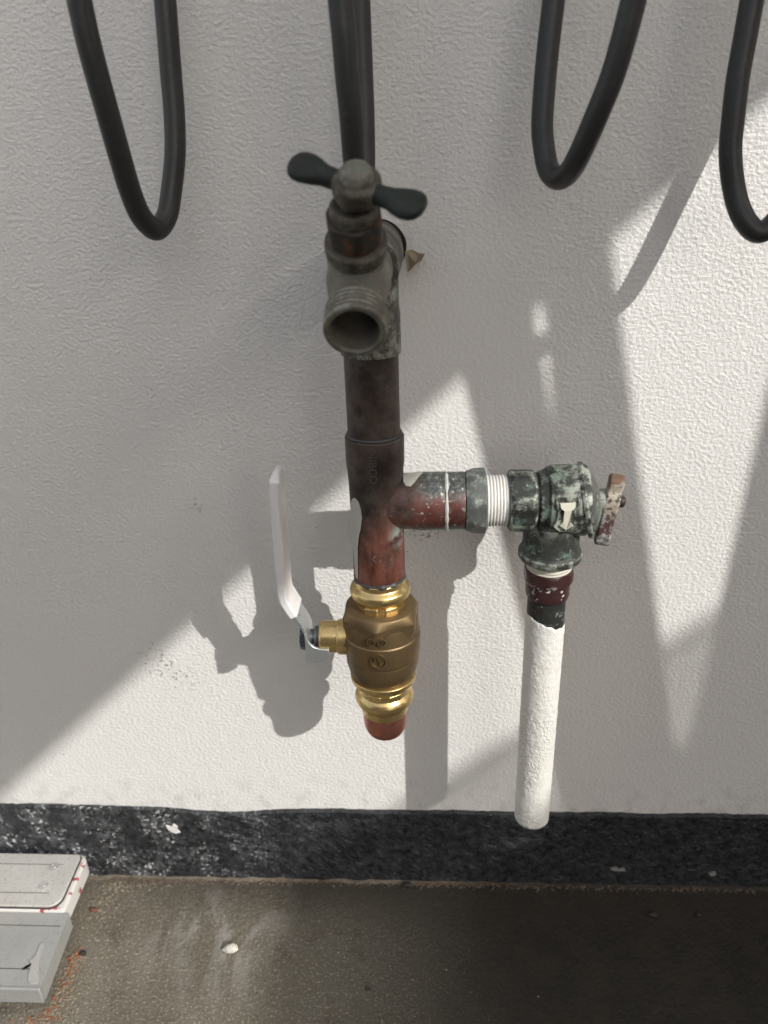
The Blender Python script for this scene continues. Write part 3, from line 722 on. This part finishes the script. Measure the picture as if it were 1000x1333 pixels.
cable([(103, 0, -.088), (114, 50, -.087), (127, 100, -.085), (141, 150, -.082), (155, 200, -.078), (170, 250, -.072), (184, 282, -.066), (203, 299, -.058), (217, 282, -.050), (223, 250, -.045), (228, 200, -.041), (227, 150, -.038), (223, 100, -.036), (219, 50, -.035), (215, 0, -.034)],
      .0053, 'leftmost black cable loop, a long narrow U hanging well left of the tap handle', (-.185, -.115))
cable([(443, 0, -.088), (448, 50, -.088), (452, 100, -.087), (457, 150, -.085), (461, 205, -.080), (466, 245, -.070), (470, 262, -.058), (474, 248, -.046), (475, 205, -.040), (474, 150, -.037), (472, 100, -.034), (470, 50, -.032), (468, 0, -.030)],
      .0053, 'black cable loop seen edge on, its two strands running down behind the tap handle', (-.05, -.03))
cable([(825, 0, -.088), (812, 50, -.087), (797, 100, -.085), (777, 150, -.082), (755, 200, -.076), (741, 224, -.068), (726, 232, -.060), (714, 220, -.052), (708, 190, -.047), (706, 160, -.045), (710, 100, -.042), (715, 50, -.040), (721, 0, -.038)],
      .0053, 'black cable loop with a pointed bottom, hanging right of the tap handle', (.115, .06))
cable([Vector((.2200, -.062, .656)), Vector((.2155, -.058, .640)), Vector((.2085, -.053, .6215)), Vector((.2000, -.052, .6010)), Vector((.1910, -.052, .5780)), Vector((.1815, -.053, .5520)), Vector((.1735, -.055, .5340)), (990, 302, -.058), (970, 287, -.056), (957, 252, -.052), (951, 200, -.050), (955, 150, -.049), (961, 100, -.048), (970, 50, -.047), (979, 0, -.046)],
      .0053, 'rightmost black cable loop, cut off by the right edge of the photo', (.20, .16))
bar = thing('cable_rail', (0, 0, BZ), 'steel rail on the wall that the black cables hang over', 'rail')
build('rail', *lathe([(-.30, .012), (.36, .012)], (0, -.062, BZ), X), 'zinc', bar)
for x in (-.27, .33): build('bracket', *lathe([(0, .008), (.062, .008)], (x, 0, BZ), (0, -1, 0)), 'zinc', bar)

# ------------------------------------------------------------------ aluminium work platform at the lower left
wp = thing('work_platform', (-.36, -.06, 0), 'dusty aluminium work platform end lying on the floor with riveted white tread', 'work platform')
def rrect(x0, x1, y0, y1, rs, z):
    """outline with corner radii rs = (x1y1, x0y1, x0y0, x1y0)"""
    P = []
    for (cx, cy, a0, r) in ((x1, y1, 0, rs[0]), (x0, y1, 90, rs[1]), (x0, y0, 180, rs[2]), (x1, y0, 270, rs[3])):
        sx = -1 if cx == x1 else 1; sy = -1 if cy == y1 else 1
        for k in range(7):
            t = math.radians(a0 + 90 * k / 6); P.append(Vector((cx + sx * r + r * math.cos(t), cy + sy * r + r * math.sin(t), z)))
    return P
PXR, PZ, GZ = -.2965, .0290, .0255
def shear(P): return [Vector((p.x - (p.y + .06) * .03, p.y, p.z)) for p in P]
body = bevel(build('tread_body', *prism(shear(rrect(-.75, PXR + .0045, -.0606, -.0052, (.009, .004, .004, .003), .0100)), (0, 0, 0), (0, 0, PZ - .0120)), 'edge', wp, 40, label='white edge of the tread, chipped to red paint'), .0022)
bevel(build('tread_gap', *prism(shear(rrect(-.748, PXR + .0006, -.0592, -.0074, (.004, .003, .003, .0100), PZ - .0021)), (0, 0, 0), (0, 0, .0004)), 'groove', wp, 40), .0001, 1)
bevel(build('tread_plate', *prism(shear(rrect(-.747, PXR - .0006, -.0580, -.0082, (.0035, .003, .003, .0095), PZ - .0018)), (0, 0, 0), (0, 0, .0024)), 'alu_white', wp, 40, label='white riveted tread plate'), .0006)
for y in (-.0190, -.0465):
    build('tread_groove', *box((-.525, y, PZ + .00062), (.215, .00025, .0001)), 'groove', wp, 0)
for (x, y) in ((-.3165, -.0215), (-.3175, -.0395)):
    build('rivet', *lathe([(0, .0040), (.0006, .0040), (.0007, .0029), (.0002, .0027), (.0002, .0016), (.0009, .0012), (.0009, .0001)], (x, y, PZ + .0005), Z, n=24, rnd=0), 'rivet', wp, 25)
# grey plank in front, a real slot cut through it
def flat_plate(outline, holes, z, t):
    cu = bpy.data.curves.new('plate', 'CURVE'); cu.dimensions = '2D'; cu.fill_mode = 'BOTH'; cu.extrude = t / 2
    for P in [outline] + holes:
        s = cu.splines.new('POLY'); s.points.add(len(P) - 1); s.use_cyclic_u = True
        for q, p in zip(s.points, P): q.co = (p[0], p[1], 0, 1)
    o = bpy.data.objects.new('plate', cu); COL.objects.link(o)
    dg = bpy.context.evaluated_depsgraph_get(); me = o.evaluated_get(dg).to_mesh()
    V = [v.co + Vector((0, 0, z)) for v in me.vertices]; F = [tuple(p.vertices) for p in me.polygons]
    o.evaluated_get(dg).to_mesh_clear(); bpy.data.objects.remove(o); return V, F
def oval(c, a, b, ang, n=20):
    return [(c[0] + a * math.cos(2 * pi * k / n) * math.cos(ang) - b * math.sin(2 * pi * k / n) * math.sin(ang),
             c[1] + a * math.cos(2 * pi * k / n) * math.sin(ang) + b * math.sin(2 * pi * k / n) * math.cos(ang)) for k in range(n)]
outl = [(-.75, -.0612), (-.2878, -.0612), (-.2838, -.1200), (-.75, -.1200)]
build('grey_plank', *flat_plate(outl, [oval((-.3019, -.1052), .0036, .0022, .75)], GZ - .001, .002), 'alu_grey', wp, 25, label='grey plank with a small oval hole')
bevel(build('grey_plank_front', *box((-.5174, -.1211, .0170), (.2332, .0012, .0078)), 'alu_grey', wp, 30), .0008)
build('grey_plank_end', *box((-.2866, -.0905, .0170), (.0008, .0290, .0073), Matrix.Rotation(.068, 3, 'Z')), 'alu_grey', wp, 30)
for x in (-.7, -.33): build('rubber_foot', *box((x, -.06, .005), (.012, .030, .0048)), 'rubber', wp, 30)
for y in (-.0725, -.1075): build('plank_groove', *box((-.519, y, GZ + .0002), (.229, .00022, .0001)), 'groove', wp, 0)
# pressed teardrop pad round the slot
td = [(-.2975, -.0865), (-.2952, -.0885), (-.2948, -.0935), (-.2935, -.1015), (-.2890, -.1110), (-.2868, -.1180), (-.2935, -.1186), (-.2972, -.1110), (-.2982, -.1045), (-.2998, -.1025), (-.3012, -.1010), (-.2990, -.0990), (-.2985, -.0940), (-.2990, -.0885)]
tp = [Vector((p.x, p.y, GZ)) for p in spline([(x, y, 0) for x, y in td + td[:1]], 3)[:-1]]
bevel(build('pressed_pad', *prism(tp, (0, 0, .0001), (0, 0, .0011)), 'alu_pad', wp, 25), .0005, 2)

# ------------------------------------------------------------------ pebbles, chips and dirt on the floor
def chip(name, loc, size, mat, label, seed, cat='pebble'):
    o = build(name, *blob(loc, size, seed, 2), mat, None, 50, loc=(loc[0], loc[1], 0)); return tag(o, label, cat)
chip('pebble', (-.1573, -.0714, .0022), (.0062, .0042, .0030), 'pebble_white', 'pale cream pebble alone on the sunlit part of the concrete floor', 1)
chip('chip', (-.2812, -.0397, .0012), (.0034, .0022, .0017), 'pebble_brown', 'reddish brown chip on the floor just right of the white tread', 2, 'chip')
chip('chip', (-.2750, -.0775, .0012), (.0030, .0020, .0016), 'pebble_dark', 'dark chip on the floor right of the grey plank', 3, 'chip')
chip('chip', (.1808, -.0335, .0014), (.0040, .0025, .0022), 'pebble_dark', 'larger of the two black chips lying on the dark right side of the floor', 4, 'chip')
chip('chip', (.2165, -.0327, .0012), (.0026, .0022, .0018), 'pebble_dark', 'smaller of the two black chips lying on the dark right side of the floor', 5, 'chip')
chip('chip', (-.0470, -.1000, .0010), (.0022, .0013, .0013), 'pebble_dark', 'tiny dark chip alone on the floor below the brass valve', 6, 'chip')
chip('chip', (-.0180, -.0105, .0018), (.0050, .0026, .0026), 'pebble_dark', 'dark crumb at the foot of the black band under the brass valve', 8, 'chip')
def scatter(name, mat, spots, cnt, sz, label_kind):
    V, F = [], []
    for _ in range(cnt):
        cx, cy, sx, sy = random.choice(spots); x = random.gauss(cx, sx); y = random.gauss(cy, sy)
        if y > -.0065: y = -.0065 - random.random() ** 2 * .006
        if -.76 < x < -.2850 and y > -.1225: continue
        s = sz * random.choice((.4, .6, .8, 1, 1.5))
        v, f = blob((x, y, s * .35), (s * random.uniform(.6, 1.4), s * random.uniform(.6, 1.2), s * .6), random.random() * 50, 1, .6)
        k = len(V); V += v; F += [tuple(i + k for i in q) for q in f]
    o = build(name, V, F, mat, None, 0, loc=(spots[0][0], spots[0][1], 0)); o['kind'] = 'stuff'; return o
near_pl = [(-.279, -.086, .003, .008), (-.279, -.102, .004, .008), (-.281, -.119, .005, .006), (-.287, -.128, .010, .004)]
scatter('orange_crumbs', 'orange', near_pl, 190, .0010, 'orange')
scatter('sandy_crumbs', 'sandy', near_pl + [(-.272, -.104, .010, .014), (-.277, -.035, .008, .012), (-.27, -.015, .02, .004)], 1100, .0008, 'sandy')
foot = [(x, -.0085, .02, .0022) for x in (-.28, -.25, -.23, -.20, -.26)] + [(x, -.0085, .03, .0018) for x in (-.15, -.08, 0, .08, .16, .24)]
scatter('mortar_dirt', 'dirt', foot, 1500, .0009, 'dirt')
scatter('floor_grit', 'sandy', [(-.14, -.10, .08, .035), (-.20, -.07, .05, .03)], 420, .0005, 'grit')

# ------------------------------------------------------------------ unseen things added to shape the shade: slab on boards, fence
def sun_back(x, z, t): return Vector((x, 0, z)) - SV * t
e_out, e_in = sun_back(-.361, .084, 1.5), sun_back(.18, .586, 1.0)
d = (e_in - e_out) / (e_in.y - e_out.y)
A = e_out + d * (-1.72 - e_out.y); B = e_out + d * (-.002 - e_out.y)
caster = thing('shade_caster', (0, -.9, 0), 'unseen slab on splayed boards added to shade the wall', 'shade_caster')  # added and unseen; its edge is aimed along the shadow line
poly = [A, B, Vector((.42, B.y, B.z)), Vector((.42, A.y, A.z))]
build('shade_slab', *prism(poly, (0, 0, 0), (0, 0, .04)), 'slab_paint', caster, 0)
def shade_board(l, r, t, th=.02):
    """a plank whose sunward silhouette falls between two lines on the wall"""
    (l0, l1), (r0, r1) = l, r; out = []
    def pt(p, q, z):
        a, b = sun_back(*p, t), sun_back(*q, t); k = (z - b.z) / (a.z - b.z); return b + (a - b) * k
    zt = 1.44; poly = [pt(l0, l1, zt), pt(r0, r1, zt), pt(r0, r1, 0), pt(l0, l1, 0)]
    return build('shade_board', *prism(poly, SV * (-th / 2), SV * (th / 2)), 'timber', caster, 0)
shade_board(((.0218, .446), (.0990, .1245)), ((.0632, .484), (.1390, .150)), .42)
shade_board(((.0698, .484), (.0775, .430)), ((.1080, .508), (.1900, .140)), .47)
shade_board(((.2076, .433), (.1985, .1257)), ((.75, .433), (.75, .1257)), .50)
bt = [sun_back(x, z, .40) for x, z in ((.050, .4655), (.090, .4675), (.090, .4530), (.050, .4510))]
build('shade_batten', *prism(bt, SV * -.008, SV * .004), 'timber', caster, 0)  # added only to break the slit of sunlight in two
fe = thing('shade_fence', (2.1, -2.4, 0), 'unseen plain timber fence added off to the right for its shade', 'fence')  # unseen fence added to shade the floor and lower wall
for k in range(18):
    y = -4.4 + k * .22
    build('shade_board', *box((2.1, y, .5 * (1.732 + .010 * math.sin(k * 2.1))), (.012, .106, .5 * (1.732 + .010 * math.sin(k * 2.1)))), 'timber', fe, 0)
lat = [box((2.1, -3.45 + k * .0145, 1.790), (.004, .0016, .060)) for k in range(180)]  # thin laths added to half-shade the lower wall
build('half_shade_laths', *join(*lat), 'timber', fe, 0)['kind'] = 'stuff'
build('half_shade_rail', *box((2.1, -2.15, 1.852), (.006, 1.32, .002)), 'timber', fe, 0)
for z in (.5, 1.5): build('rail', *box((2.13, -2.5, z), (.017, 2.1, .045)), 'timber', fe, 0)

# two unseen dark bins added behind the camera to darken wall and floor
for i, (x, lab) in enumerate(((-.62, 'left of two unseen dark bins added behind the camera for shade'), (.02, 'right of two unseen dark bins added behind the camera for shade'))):
    bn = thing('shade_bin', (x, -1.25, 0), lab, 'bin', 'unseen bins added behind the camera for shade')
    def tp_(z, w, d): return [Vector((x - w, -1.25 - d, z)), Vector((x + w, -1.25 - d, z)), Vector((x + w, -1.25 + d, z)), Vector((x - w, -1.25 + d, z))]
    V = tp_(.06, .23, .26) + tp_(.70, .29, .33)
    bevel(build('bin_body', V, [(0, 1, 2, 3), (4, 5, 6, 7), (0, 1, 5, 4), (1, 2, 6, 5), (2, 3, 7, 6), (3, 0, 4, 7)], 'rubber', bn, 30), .02)
    bevel(build('bin_lid', *join(box((x, -1.25, .725), (.30, .35, .022))), 'rubber', bn, 30), .015)
    for sx in (-1, 1): build('wheel', *lathe([(-.025, .02), (-.025, .095), (.025, .095), (.025, .02)], (x + sx * .22, -1.50, .101), X, rnd=.008), 'rubber', bn)
    build('bar_handle', *tube([Vector((x - .2, -1.60, .68)), Vector((x - .2, -1.63, .71)), Vector((x + .2, -1.63, .71)), Vector((x + .2, -1.60, .68))], .014), 'rubber', bn)
